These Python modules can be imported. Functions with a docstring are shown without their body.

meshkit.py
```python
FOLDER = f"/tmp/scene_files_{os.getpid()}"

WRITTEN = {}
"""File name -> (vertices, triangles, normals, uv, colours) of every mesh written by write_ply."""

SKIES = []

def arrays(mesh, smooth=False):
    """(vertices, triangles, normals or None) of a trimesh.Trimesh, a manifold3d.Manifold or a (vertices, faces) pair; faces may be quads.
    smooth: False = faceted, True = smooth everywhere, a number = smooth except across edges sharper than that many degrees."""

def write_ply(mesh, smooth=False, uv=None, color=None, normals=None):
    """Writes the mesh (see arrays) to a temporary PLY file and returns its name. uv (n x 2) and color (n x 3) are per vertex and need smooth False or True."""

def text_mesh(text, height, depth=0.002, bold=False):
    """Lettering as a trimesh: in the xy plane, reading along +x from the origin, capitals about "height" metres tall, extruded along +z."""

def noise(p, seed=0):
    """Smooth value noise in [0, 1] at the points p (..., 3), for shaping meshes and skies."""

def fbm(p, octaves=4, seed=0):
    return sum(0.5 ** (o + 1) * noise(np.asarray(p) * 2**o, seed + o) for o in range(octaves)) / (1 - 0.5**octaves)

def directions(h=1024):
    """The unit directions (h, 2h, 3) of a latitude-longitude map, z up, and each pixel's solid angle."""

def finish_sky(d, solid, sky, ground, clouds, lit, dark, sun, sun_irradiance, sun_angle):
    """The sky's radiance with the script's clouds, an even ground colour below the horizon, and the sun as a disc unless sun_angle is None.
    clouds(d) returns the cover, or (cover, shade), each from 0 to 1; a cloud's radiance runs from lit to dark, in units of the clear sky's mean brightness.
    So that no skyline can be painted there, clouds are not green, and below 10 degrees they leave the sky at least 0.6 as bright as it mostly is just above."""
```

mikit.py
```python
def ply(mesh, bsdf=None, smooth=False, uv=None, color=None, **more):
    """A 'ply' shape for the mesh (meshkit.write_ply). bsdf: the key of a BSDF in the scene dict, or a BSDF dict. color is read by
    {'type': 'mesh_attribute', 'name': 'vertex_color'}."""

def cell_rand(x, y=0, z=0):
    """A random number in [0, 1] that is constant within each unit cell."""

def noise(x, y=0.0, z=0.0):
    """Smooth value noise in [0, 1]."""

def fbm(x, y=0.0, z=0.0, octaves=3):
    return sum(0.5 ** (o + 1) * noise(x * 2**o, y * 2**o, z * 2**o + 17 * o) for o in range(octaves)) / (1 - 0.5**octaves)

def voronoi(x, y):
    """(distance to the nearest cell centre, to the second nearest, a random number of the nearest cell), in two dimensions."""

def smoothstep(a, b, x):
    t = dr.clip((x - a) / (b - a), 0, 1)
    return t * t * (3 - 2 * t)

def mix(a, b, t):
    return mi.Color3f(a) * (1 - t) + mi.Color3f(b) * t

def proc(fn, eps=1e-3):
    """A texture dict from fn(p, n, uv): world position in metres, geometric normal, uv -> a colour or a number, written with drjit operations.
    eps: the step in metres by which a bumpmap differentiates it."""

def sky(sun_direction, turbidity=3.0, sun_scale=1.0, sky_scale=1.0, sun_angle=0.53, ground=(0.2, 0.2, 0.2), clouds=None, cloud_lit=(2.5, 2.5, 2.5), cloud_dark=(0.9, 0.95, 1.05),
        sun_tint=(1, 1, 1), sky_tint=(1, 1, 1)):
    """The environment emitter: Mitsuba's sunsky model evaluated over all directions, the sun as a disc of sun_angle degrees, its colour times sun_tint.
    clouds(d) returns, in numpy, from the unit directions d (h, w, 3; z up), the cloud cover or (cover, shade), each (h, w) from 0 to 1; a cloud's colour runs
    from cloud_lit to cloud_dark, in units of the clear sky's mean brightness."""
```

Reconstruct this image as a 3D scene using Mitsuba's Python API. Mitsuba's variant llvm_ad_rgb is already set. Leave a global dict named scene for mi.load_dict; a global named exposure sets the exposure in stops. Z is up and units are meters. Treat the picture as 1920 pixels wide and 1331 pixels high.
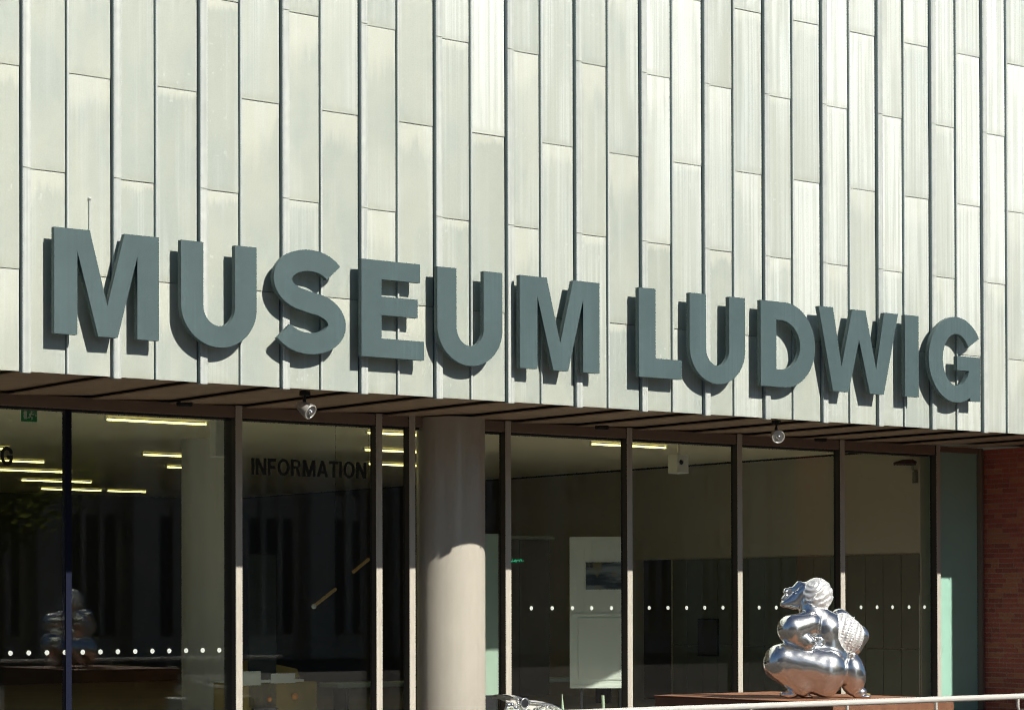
import math, random
import numpy as np, trimesh, manifold3d as m3
import drjit as dr, mitsuba as mi, mikit, meshkit
from shapely.geometry import Polygon, LineString, Point, box as sbox
from shapely.ops import unary_union
from shapely import affinity

T = mi.ScalarTransform4f
scene, labels = {}, {}
rng = random.Random(7)
nrg = np.random.default_rng(7)

# ------------------------------------------------------------------ camera, sky, exposure
EYE = np.array([-10.717, -22.480, 1.648])
FWD = np.array([0.6042, 0.7968, 0.0113])
UP = np.array([-0.0050, -0.0103, 1.0])
scene['camera'] = {
    'type': 'perspective', 'fov': 24.3012, 'fov_axis': 'x', 'near_clip': 0.5, 'far_clip': 900.0,
    'principal_point_offset_x': 0.0, 'principal_point_offset_y': -0.3161,
    'to_world': T().look_at(origin=EYE.tolist(), target=(EYE + FWD * 10).tolist(), up=UP.tolist()),
}
SUN = (0.17, -1.0, 0.775)
scene['sky'] = mikit.sky(SUN, turbidity=3.0, sun_tint=(0.90, 1.06, 1.36), sky_scale=0.36, sky_tint=(0.90, 1.0, 1.12), ground=(0.06, 0.055, 0.05))
exposure = 1.95

Z0 = 4.07            # underside of the metal-clad upper storey above the pavement
GY = 2.62            # plane of the outer window panes
PITCH = 1.04         # distance of the wide standing battens
COL = PITCH / 2

# ------------------------------------------------------------------ materials
def C(*v): return {'type': 'rgb', 'value': list(v)}
def proc_mat(name, fn, rough=0.6, spec=0.4, metallic=0.0, bump=None, bump_scale=0.002, eps=1e-3):
    d = {'type': 'principled', 'base_color': mikit.proc(fn) if callable(fn) else C(*fn), 'roughness': rough, 'specular': spec, 'metallic': metallic}
    if name == 'column_paint': d.update(clearcoat=1.0, clearcoat_gloss=0.55)
    if callable(rough): d['roughness'] = mikit.proc(rough)
    if bump is not None:
        d = {'type': 'bumpmap', 'arbitrary': mikit.proc(bump, eps), 'scale': bump_scale, 'bsdf': d}
    scene[name] = {'type': 'twosided', 'bsdf': d}

def zinc(p, n, uv):
    x, z = p.x, p.z - Z0
    col = dr.floor(x / COL)
    par = col - 2 * dr.floor(col / 2)
    zz = (z - dr.select(par < 0.5, 2.09, 1.045)) / 2.09
    row = dr.floor(zz)
    v = 1 - (zz - row)                        # 0 at the top of the sheet, 1 at the lower edge
    r1 = mikit.cell_rand(col, row, 3); r2 = mikit.cell_rand(col, row, 9); r3 = mikit.cell_rand(col, row, 21)
    u = (x / COL) - col
    # weathering: pale run-off streaks, denser high up and to the right
    fine = mikit.noise(x * 110, z * 0.5, r1 * 40)
    mid = mikit.noise(x * 27, z * 0.7, r2 * 31)
    broad = mikit.noise(x * 8 + r1 * 50, z * 0.9, 4.0)
    upper_right = mikit.smoothstep(0.25, 1.15, x * 0.055 + z * 0.125 - 0.22 + 0.55 * (r2 - 0.5))
    lane = mikit.smoothstep(0.42, 0.85, broad * 0.65 + 0.45 * mid + 0.25 * upper_right - 0.08)
    streak = lane * (0.30 + 0.70 * mikit.smoothstep(0.30, 0.75, fine))
    # pale patch under the lap of the sheet above, on some sheets only, with an uneven foot
    depth = dr.maximum(r3 - 0.2, 0) * 0.24 + 0.015
    rag = depth * (0.25 + 1.3 * mikit.noise(x * 7 + r1 * 9, r2 * 30, 1.0)) + depth * 0.5 * (mikit.noise(x * 33, r2 * 9, 5.0) - 0.3) + 0.012
    top = 1 - mikit.smoothstep(rag * 0.55, rag * 1.25 + 0.02, v + 0.03 * (mikit.noise(x * 60, z * 9, 2.0) - 0.5))
    cloud = mikit.fbm(x * 3.0, z * 1.3, r1 * 13, 4)
    grain = mikit.noise(x * 240, z * 160, 1.0)
    spot = mikit.smoothstep(0.86, 0.95, mikit.noise(x * 30, z * 19, 8.0)) * mikit.smoothstep(0.68, 0.85, mikit.noise(x * 1.7, z * 1.6, 3.0))
    base = mikit.mix((0.410, 0.435, 0.375), (0.475, 0.490, 0.415), r3 * 0.6 + 0.4 * r2)
    base = mikit.mix(base, mi.Color3f(0.375, 0.415, 0.375), mikit.smoothstep(0.35, 0.75, cloud) * 0.7)
    base = mikit.mix(base, mi.Color3f(0.56, 0.565, 0.480), top * 0.75)
    base = mikit.mix(base, mi.Color3f(0.62, 0.655, 0.63), streak * (0.28 + 0.55 * upper_right))
    base = mikit.mix(base, mi.Color3f(0.84, 0.86, 0.80), upper_right * (0.28 + 0.55 * (1 - r1)) * (0.45 + 0.55 * mikit.smoothstep(0.25, 0.7, mid * 0.6 + fine * 0.4)))  # colour also whitens as a whole towards the upper right
    base = mikit.mix(base, mi.Color3f(0.66, 0.68, 0.63), spot * 0.35)
    base = mikit.mix(base, mi.Color3f(0.44, 0.49, 0.48), mikit.smoothstep(0.2, 0.0, u) * 0.2)
    # dirt line at the foot of each sheet
    base = mikit.mix(base, mi.Color3f(0.33, 0.335, 0.255), mikit.smoothstep(0.94, 1.0, v) * 0.45 * mid)
    return base * mi.Color3f(1.085, 1.11, 1.115) * (0.96 + 0.10 * grain)

proc_mat('zinc', zinc, rough=0.48, spec=0.5, metallic=0.12)
def zincb(p, n, uv):
    s = mikit.noise(p.x * 60, p.z * 0.7, 3.0)
    return mikit.mix((0.47, 0.51, 0.48), (0.64, 0.67, 0.62), s) * (0.95 + 0.1 * mikit.noise(p.x * 20, p.z * 14, 1.0))
proc_mat('zinc_batten', zincb, rough=0.45, spec=0.5, metallic=0.12)
proc_mat('gap_and_shade', (0.22, 0.27, 0.29), 0.8, 0.2)  # shade colour for the strips beside battens and ribs, and the joint backing
def letterp(p, n, uv):
    c = mikit.fbm(p.x * 2.2, p.z * 2.6, p.y, 4)
    g = mikit.noise(p.x * 260, p.z * 260, p.y * 200)
    d = mikit.noise(p.x * 45, p.z * 1.6, 3.0) * mikit.smoothstep(0.3, 0.8, mikit.noise(p.x * 4, p.z * 1.5, 7.0))
    return mikit.mix((0.072, 0.115, 0.120), (0.086, 0.131, 0.136), c) * (0.90 + 0.14 * g + 0.16 * d)
proc_mat('letter_paint', letterp, rough=0.55, spec=0.35)
def soffitp(p, n, uv):
    c = mikit.fbm(p.x * 1.3, p.y * 1.6, 1.0, 4)
    s = mikit.noise(p.x * 9, p.y * 70, 2.0)
    return mikit.mix((0.48, 0.355, 0.24), (0.57, 0.43, 0.30), c) * (0.9 + 0.2 * s)
proc_mat('soffit_metal', soffitp, rough=0.42, spec=0.4)
def bronze(p, n, uv):
    return mikit.mix((0.56, 0.52, 0.44), (0.64, 0.60, 0.51), mikit.fbm(p.x * 40, p.z * 2.0, p.y * 40, 3))
proc_mat('mullion_metal', bronze, rough=0.42, spec=0.5, metallic=0.1)
proc_mat('header_metal', (0.26, 0.19, 0.145), 0.5, 0.4)
proc_mat('mullion_side', (0.065, 0.055, 0.05), 0.5, 0.4)
proc_mat('joint_navy', (0.007, 0.010, 0.030), 0.6, 0.2)
proc_mat('gasket', (0.02, 0.022, 0.026), 0.5, 0.4)
def columnp(p, n, uv):
    c = mikit.fbm(p.x * 3, p.z * 2.2, p.y * 3, 4)
    v = mikit.noise(p.x * 30, p.z * 0.8, p.y * 30)
    g = mikit.noise(p.x * 150, p.z * 150, p.y * 150)
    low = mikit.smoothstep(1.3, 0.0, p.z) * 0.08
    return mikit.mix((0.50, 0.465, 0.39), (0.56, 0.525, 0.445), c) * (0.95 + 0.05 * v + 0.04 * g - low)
proc_mat('column_paint', columnp, rough=0.22, spec=0.6)
def tealp(p, n, uv):
    return mikit.mix((0.35, 0.61, 0.49), (0.39, 0.65, 0.53), mikit.fbm(p.x * 2, p.z * 0.7, 1.0, 3))
scene['teal_glass'] = {'type': 'twosided', 'bsdf': {'type': 'principled', 'base_color': mikit.proc(tealp), 'roughness': 0.22, 'specular': 0.6}}
scene['window_glass'] = {'type': 'thindielectric', 'int_ior': 1.52, 'specular_transmittance': C(0.96, 0.99, 0.965)}
def brickp(p, n, uv):
    k = mikit.cell_rand(p.y * 3.3, p.z * 13.04, 5)
    c = mikit.fbm(p.y * 45, p.z * 60, 1.0, 3)
    return mikit.mix((0.27, 0.075, 0.045), (0.40, 0.125, 0.07), 0.6 * k + 0.5 * c - 0.05)
for i, (a, b) in enumerate((((0.50, 0.12, 0.09), (0.62, 0.17, 0.12)), ((0.40, 0.095, 0.08), (0.54, 0.15, 0.105)), ((0.56, 0.18, 0.11), (0.66, 0.24, 0.14)))):
    proc_mat('brick_clay_%d' % i, (lambda a, b: lambda p, n, uv: mikit.mix(a, b, mikit.fbm(p.y * 45, p.z * 60, p.x * 40, 3)) * (0.85 + 0.3 * mikit.noise(p.y * 160, p.z * 160, 2.0)))(a, b), 0.85, 0.2)
proc_mat('mortar', lambda p, n, uv: mikit.mix((0.42, 0.35, 0.26), (0.52, 0.45, 0.35), mikit.fbm(p.y * 30, p.z * 30, p.x * 30, 3)), 0.95, 0.1)
def paving(p, n, uv):
    # clay pavers in stretcher bond, joints a little darker
    v = p.y / 0.105; row = dr.floor(v)
    u = p.x / 0.21 + 0.5 * (row - 2 * dr.floor(row / 2)); cu = dr.floor(u)
    r = mikit.cell_rand(cu, row, 2)
    fu, fv = u - cu, v - row
    joint = dr.maximum(mikit.smoothstep(0.05, 0.02, dr.minimum(fu, 1 - fu)), mikit.smoothstep(0.09, 0.04, dr.minimum(fv, 1 - fv)))
    dirt = mikit.fbm(p.x * 0.35, p.y * 0.35, 0.0, 4)
    c = mikit.mix((0.062, 0.052, 0.045), (0.092, 0.076, 0.064), r)
    c = mikit.mix(c, mi.Color3f(0.05, 0.048, 0.045), mikit.smoothstep(0.4, 0.8, dirt) * 0.5)
    return mikit.mix(c, mi.Color3f(0.035, 0.033, 0.03), joint * 0.7)
proc_mat('paving', paving, 0.85, 0.25)
def corten(p, n, uv):
    c = mikit.fbm(p.x * 5, p.y * 5, p.z * 5, 4)
    s = mikit.noise(p.x * 30, p.y * 30, p.z * 2.0)
    return mikit.mix((0.155, 0.072, 0.042), (0.28, 0.135, 0.078), 0.65 * c + 0.4 * s)
proc_mat('corten', corten, 0.75, 0.25)
def rough_metal(a, b, w):
    return {'type': 'twosided', 'bsdf': {'type': 'blendbsdf', 'weight': w,
        'a': {'type': 'roughconductor', 'material': 'none', 'specular_reflectance': C(0.94, 0.94, 0.93), 'alpha': a, 'distribution': 'ggx'},
        'b': {'type': 'roughconductor', 'material': 'none', 'specular_reflectance': C(0.92, 0.92, 0.90), 'alpha': b, 'distribution': 'ggx'}}}
scene['chrome'] = rough_metal(0.008, 0.14, 0.26)
scene['satin_chrome'] = {'type': 'twosided', 'bsdf': {'type': 'principled', 'base_color': C(0.92, 0.92, 0.90), 'metallic': 0.55, 'roughness': 0.42}}
scene['steel'] = {'type': 'twosided', 'bsdf': {'type': 'principled', 'base_color': C(0.74, 0.72, 0.66), 'metallic': 0.25, 'roughness': 0.38}}
scene['spot_shell'] = {'type': 'twosided', 'bsdf': {'type': 'principled', 'base_color': C(0.66, 0.64, 0.58), 'metallic': 0.5, 'roughness': 0.3}}
scene['lens_glass'] = {'type': 'twosided', 'bsdf': {'type': 'principled', 'base_color': C(0.55, 0.56, 0.55), 'metallic': 0.9, 'roughness': 0.12}}
proc_mat('black_paint', (0.018, 0.018, 0.020), 0.5, 0.4)
scene['letter_black'] = {'type': 'twosided', 'bsdf': {'type': 'diffuse', 'reflectance': C(0.040, 0.043, 0.040)}}
scene['dot_white'] = {'type': 'twosided', 'bsdf': {'type': 'diffuse', 'reflectance': C(0.60, 0.64, 0.60)}}
proc_mat('ceiling_paint', lambda p, n, uv: mikit.mix((0.66, 0.60, 0.43), (0.70, 0.64, 0.47), mikit.fbm(p.x * 0.8, p.y * 0.8, 1.0, 3)), 0.9, 0.1)
proc_mat('room_floor', lambda p, n, uv: mikit.mix((0.32, 0.32, 0.29), (0.38, 0.38, 0.35), mikit.fbm(p.x * 1.5, p.y * 1.5, 1.0, 3)), 0.5, 0.4)
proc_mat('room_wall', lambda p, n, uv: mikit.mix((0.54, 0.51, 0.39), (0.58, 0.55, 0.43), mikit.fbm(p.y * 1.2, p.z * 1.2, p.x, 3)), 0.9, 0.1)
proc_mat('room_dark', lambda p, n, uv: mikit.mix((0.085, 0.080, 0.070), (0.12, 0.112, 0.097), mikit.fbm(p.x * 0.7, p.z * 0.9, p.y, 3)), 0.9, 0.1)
proc_mat('locker_paint', lambda p, n, uv: mikit.mix((0.165, 0.185, 0.145), (0.205, 0.225, 0.18), mikit.fbm(p.y * 1.4, p.z * 0.8, 1.0, 3)), 0.6, 0.3)
proc_mat('room_column_paint', lambda p, n, uv: mikit.mix((0.82, 0.82, 0.76), (0.86, 0.86, 0.80), mikit.fbm(p.x * 2, p.z * 1.1, p.y * 2, 3)), 0.7, 0.2)
proc_mat('board_white', lambda p, n, uv: mikit.mix((0.76, 0.82, 0.74), (0.80, 0.86, 0.78), mikit.fbm(p.x * 6, p.z * 2, p.y * 6, 3)), 0.6, 0.3)
proc_mat('pale_green', (0.42, 0.55, 0.45), 0.5, 0.3)
proc_mat('stake_green', (0.45, 0.60, 0.40), 0.5, 0.3)
proc_mat('yellow_paint', lambda p, n, uv: mikit.mix((0.30, 0.21, 0.04), (0.38, 0.28, 0.06), mikit.fbm(p.x * 4, p.z * 3, p.y, 3)), 0.5, 0.4)
proc_mat('ochre_wood', lambda p, n, uv: mikit.mix((0.50, 0.30, 0.08), (0.62, 0.40, 0.13), mikit.noise(p.x * 50, p.z * 9, p.y * 40)), 0.5, 0.3)
proc_mat('paper', (0.70, 0.72, 0.66), 0.9, 0.1)
proc_mat('orange_plastic', (0.75, 0.28, 0.03), 0.35, 0.5)
proc_mat('exit_green', (0.02, 0.34, 0.14), 0.4, 0.4)
proc_mat('exit_white', (0.75, 0.82, 0.75), 0.5, 0.3)
proc_mat('poster_film', (0.03, 0.036, 0.034), 0.8, 0.2)
def photo(p, n, uv):
    a = mikit.fbm(p.x * 9 + p.y * 7, p.z * 12, 3.0, 4); b = mikit.fbm(p.x * 14, p.z * 9, 8.0, 3)
    c = mikit.mix((0.03, 0.045, 0.06), (0.22, 0.27, 0.30), mikit.smoothstep(0.35, 0.65, a))
    return mikit.mix(c, mi.Color3f(0.28, 0.24, 0.10), mikit.smoothstep(0.55, 0.7, b) * 0.6)
proc_mat('photo_print', photo, 0.5, 0.4)
scene['opposite_stone'] = {'type': 'twosided', 'bsdf': {'type': 'diffuse', 'reflectance': mikit.proc(lambda p, n, uv: mikit.mix((0.54, 0.46, 0.36), (0.66, 0.57, 0.46), mikit.fbm(p.x * 0.8, p.z * 0.5, p.y, 4)))}}
proc_mat('opposite_window', (0.09, 0.085, 0.075), 0.4, 0.3)
scene['leaf'] = {'type': 'principledthin', 'base_color': mikit.proc(lambda p, n, uv: mikit.mix((0.09, 0.13, 0.025), (0.20, 0.22, 0.05), mikit.noise(p.x * 2.2, p.y * 2.2, p.z * 2.2))), 'roughness': 0.45, 'diff_trans': 1.0, 'spec_trans': 0.0}
proc_mat('bark', lambda p, n, uv: mikit.mix((0.07, 0.055, 0.04), (0.14, 0.11, 0.08), mikit.fbm(p.x * 20, p.y * 20, p.z * 4, 3)), 0.9, 0.1)
proc_mat('upper_wall', (0.48, 0.50, 0.44), 0.6, 0.3)
TUBE = (0.80, 0.70, 0.24)

# ------------------------------------------------------------------ helpers
def key_for(base):
    if base not in scene and base not in labels: return base
    i = 1
    while '%s_%03d' % (base, i) in scene or '%s_%03d' % (base, i) in labels: i += 1
    return '%s_%03d' % (base, i)
def thing(name, label, cat, group=None):
    k = key_for(name); labels[k] = {'label': label, 'category': cat}
    if group: labels[k]['group'] = group
    return k
def put(name, mesh, mat, parent=None, smooth=False, label=None, **kw):
    k = key_for(parent + '__' + name if parent else name)
    scene[k] = mikit.ply(mesh, mat, smooth=smooth, **kw)
    if label: labels[k] = {'label': label}
    return k
def struct(name, mesh, mat, smooth=False):
    k = put(name, mesh, mat, None, smooth); labels[k] = {'kind': 'structure'}; return k
BOXF = np.array([[0, 2, 3], [0, 3, 1], [4, 5, 7], [4, 7, 6], [0, 1, 5], [0, 5, 4], [2, 6, 7], [2, 7, 3], [0, 4, 6], [0, 6, 2], [1, 3, 7], [1, 7, 5]])
def box(x0, x1, y0, y1, z0, z1):
    v = np.array([[x, y, z] for z in (z0, z1) for y in (y0, y1) for x in (x0, x1)], float)
    return trimesh.Trimesh(v, BOXF, process=False)
def cbox(x0, x1, y0, y1, z0, z1, b=0.004):
    P = []
    for x, sx in ((x0, 1), (x1, -1)):
        for y, sy in ((y0, 1), (y1, -1)):
            for z, sz in ((z0, 1), (z1, -1)):
                P += [[x + sx * b, y + sy * b, z], [x + sx * b, y, z + sz * b], [x, y + sy * b, z + sz * b]]
    return trimesh.convex.convex_hull(np.array(P))
def cat(*ms): return trimesh.util.concatenate([m for m in ms])
def cyl(p0, p1, r, n=24, r1=None):
    p0, p1 = np.array(p0, float), np.array(p1, float); r1 = r if r1 is None else r1
    z = (p1 - p0) / np.linalg.norm(p1 - p0); a = np.cross(z, [0, 0, 1] if abs(z[2]) < .9 else [1, 0, 0]); a /= np.linalg.norm(a); b = np.cross(z, a)
    t = np.arange(n) * 2 * math.pi / n
    ring = np.cos(t)[:, None] * a + np.sin(t)[:, None] * b
    v = np.vstack([p0 + ring * r, p1 + ring * r1, [p0], [p1]]); f = []
    for i in range(n):
        j = (i + 1) % n
        f += [[i, j, n + j], [i, n + j, n + i], [2 * n, j, i], [2 * n + 1, n + i, n + j]]
    return trimesh.Trimesh(v, f, process=False)
def tube(pts, r, n=12):
    pts = np.array(pts, float); out_v, out_f = [], []
    rr = np.broadcast_to(np.asarray(r, float), (len(pts),))
    tan = np.gradient(pts, axis=0); tan /= np.linalg.norm(tan, axis=1)[:, None]
    ref = np.array([0, 0, 1.0]) if abs(tan[0][2]) < .9 else np.array([1.0, 0, 0])
    t = np.arange(n) * 2 * math.pi / n
    for i, p in enumerate(pts):
        a = np.cross(tan[i], ref); a /= np.linalg.norm(a); b = np.cross(tan[i], a)
        out_v.append(p + rr[i] * (np.cos(t)[:, None] * a + np.sin(t)[:, None] * b))
    for i in range(len(pts) - 1):
        for k in range(n):
            a, b = i * n + k, i * n + (k + 1) % n
            out_f += [[a, b, b + n], [a, b + n, a + n]]
    m = len(pts) * n
    V = np.vstack(out_v + [pts[:1], pts[-1:]])
    for k in range(n):
        out_f += [[m, (k + 1) % n, k], [m + 1, m - n + k, m - n + (k + 1) % n]]
    return trimesh.Trimesh(V, out_f, process=False)
def xz(mesh, y):
    """a mesh extruded along +z in its own xy plane, stood up: x, z in the facade, its extrusion towards the street (-y) starting at y"""
    v = mesh.vertices; m = trimesh.Trimesh(np.c_[v[:, 0], y - v[:, 2], v[:, 1]], mesh.faces, process=False)
    return m
def extr(poly, depth): return trimesh.util.concatenate([trimesh.creation.extrude_polygon(g, depth, engine='earcut') for g in getattr(poly, 'geoms', [poly])])
def quad_xz(x0, x1, z0, z1, y):
    v = [[x0, y, z0], [x1, y, z0], [x1, y, z1], [x0, y, z1]]
    return trimesh.Trimesh(v, [[0, 1, 2], [0, 2, 3]], process=False)

# ------------------------------------------------------------------ ground
struct('pavement', trimesh.Trimesh([[-250, -250, 0], [250, -250, 0], [250, 250, 0], [-250, 250, 0]], [[0, 1, 2], [0, 2, 3]], process=False), 'paving')

# ------------------------------------------------------------------ museum building
B = thing('museum_building', 'museum entrance front with pale standing-seam metal cladding above a recessed glazed ground floor', 'building')
C0, C1 = -5, 38       # cladding columns, the visible ones and a few beyond the frame
ZTOP = Z0 + 7.315
def sheet(col, za, zb):
    """one sheet of cladding: grid front slightly drawn in and lapped proud at its lower edge, with returns"""
    x0, x1 = col * COL + 0.004, (col + 1) * COL - (0.016 if col % 2 else 0.0155)
    nx, nz = 8, max(2, int((zb - za) / 0.16))
    X, Zg = np.meshgrid(np.linspace(x0, x1, nx + 1), np.linspace(za, zb, nz + 1))
    h = (zb - Zg) / 2.09
    bump = meshkit.fbm(np.stack([X * 1.6 + col * 7.3, Zg * 1.1, X * 0 + za], -1), 3, col & 3) - 0.5
    edge = np.minimum(np.minimum(X - x0, x1 - X), 0.06) / 0.06
    Y = -0.0005 - 0.006 * h - 0.014 * bump * edge - nrg.uniform(0, 0.0015)
    n1 = nx + 1
    V = np.stack([X, Y, Zg], -1).reshape(-1, 3)
    F = []
    for i in range(nz):
        for j in range(nx):
            a = i * n1 + j
            F += [[a, a + 1, a + n1 + 1], [a, a + n1 + 1, a + n1]]
    ring = list(range(0, n1)) + [i * n1 + nx for i in range(1, nz + 1)] + [nz * n1 + j for j in range(nx - 1, -1, -1)] + [i * n1 for i in range(nz - 1, 0, -1)]
    base = len(V)
    back = V[ring].copy(); back[:, 1] = 0.012
    V = np.vstack([V, back]); m = len(ring)
    for i in range(m):
        a, b = ring[i], ring[(i + 1) % m]
        F += [[a, base + i, base + (i + 1) % m], [a, base + (i + 1) % m, b]]
    return trimesh.Trimesh(V, F, process=False)
for col in range(C0, C1 + 1):
    cuts = [0.0] + [z for z in ((2.09, 4.18, 6.27) if col % 2 == 0 else (1.045, 3.135, 5.225)) ] + [7.315]
    for za, zb in zip(cuts[:-1], cuts[1:]):
        lo = Z0 + za + (0.0045 if za > 0 else 0.0); hi = Z0 + zb - (0.0045 if zb < 7.3 else 0)
        put('cladding_sheet', sheet(col, lo, hi), 'zinc', B, smooth=25)
for col in range(C0, C1 + 2):
    x = col * COL
    if col % 2 == 0:
        put('shade_strip', box(x - 0.0015, x + 0.0025, -0.050, 0.050, Z0 - 0.010, ZTOP), 'gap_and_shade', B)  # dark strip paints the shade on the left face of the batten
        cuts = [-0.022, 2.09, 4.18, 6.27, 7.315]
        for za, zb in zip(cuts[:-1], cuts[1:]):
            put('batten', cbox(x + 0.003, x + 0.092, -0.055, 0.010, Z0 + za + (0.003 if za > 0 else 0), Z0 + zb - (0.003 if zb < 7.3 else 0), 0.005), 'zinc_batten', B)
    else:
        put('shade_strip', box(x - 0.0135, x - 0.0105, -0.036, 0.050, Z0 - 0.002, ZTOP), 'gap_and_shade', B)  # shade on the left face of the rib, painted as a dark strip
        put('seam_rib', cbox(x - 0.010, x + 0.012, -0.040, 0.010, Z0 - 0.004, ZTOP, 0.003), 'zinc_batten', B)
put('cladding_backing', box(C0 * COL - 0.02, (C1 + 1) * COL + 0.02, 0.052, 0.060, Z0 + 0.005, ZTOP), 'gap_and_shade', B)
put('upper_storey', box(C0 * COL - 0.02, (C1 + 1) * COL + 0.02, 0.063, 25.0, Z0 + 0.07, Z0 + 8.2), 'upper_wall', B)
put('roof_edge', cbox(C0 * COL - 0.06, (C1 + 1) * COL + 0.06, -0.09, 0.03, ZTOP + 0.002, ZTOP + 0.20, 0.01), 'zinc_batten', B)
# one rain pipe-like stain bracket line: slim fixing rods left on the cladding
for (fx, za, zb) in ((0.78, 1.37, 1.85),):
    rod = cat(tube([[fx, -0.014, Z0 + za], [fx, -0.014, Z0 + (za + zb) / 2], [fx, -0.014, Z0 + zb]], 0.012, 10), trimesh.creation.icosphere(1, 0.020).apply_translation([fx, -0.018, Z0 + zb]))
    put('fixing_rod', rod, 'zinc_batten', B, smooth=40)

# soffit: lapped brown panels, each a little lower at its left edge
k0, k1 = -2, 19
for k in range(k0, k1):
    xa, xb = k * PITCH + 0.02, (k + 1) * PITCH + 0.02
    v = np.array([[xa, 0.030, Z0 - 0.004], [xb + 0.03, 0.030, Z0 + 0.044], [xb + 0.03, 2.56, Z0 + 0.044], [xa, 2.56, Z0 - 0.004],
                  [xa, 0.030, Z0 + 0.010], [xb + 0.03, 0.030, Z0 + 0.058], [xb + 0.03, 2.56, Z0 + 0.058], [xa, 2.56, Z0 + 0.010]])
    f = [[0, 2, 1], [0, 3, 2], [4, 5, 6], [4, 6, 7], [0, 1, 5], [0, 5, 4], [1, 2, 6], [1, 6, 5], [2, 3, 7], [2, 7, 6], [3, 0, 4], [3, 4, 7]]
    put('soffit_panel', trimesh.Trimesh(v, f, process=False), 'soffit_metal', B)
for (lx, ly) in ((3.22, 2.32), (9.6, 2.3), (13.7, 2.3)):
    put('soffit_sensor', cat(cbox(lx - 0.09, lx + 0.09, ly - 0.05, ly + 0.05, Z0 - 0.045, Z0 + 0.012, 0.012)), 'black_paint', B)

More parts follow.
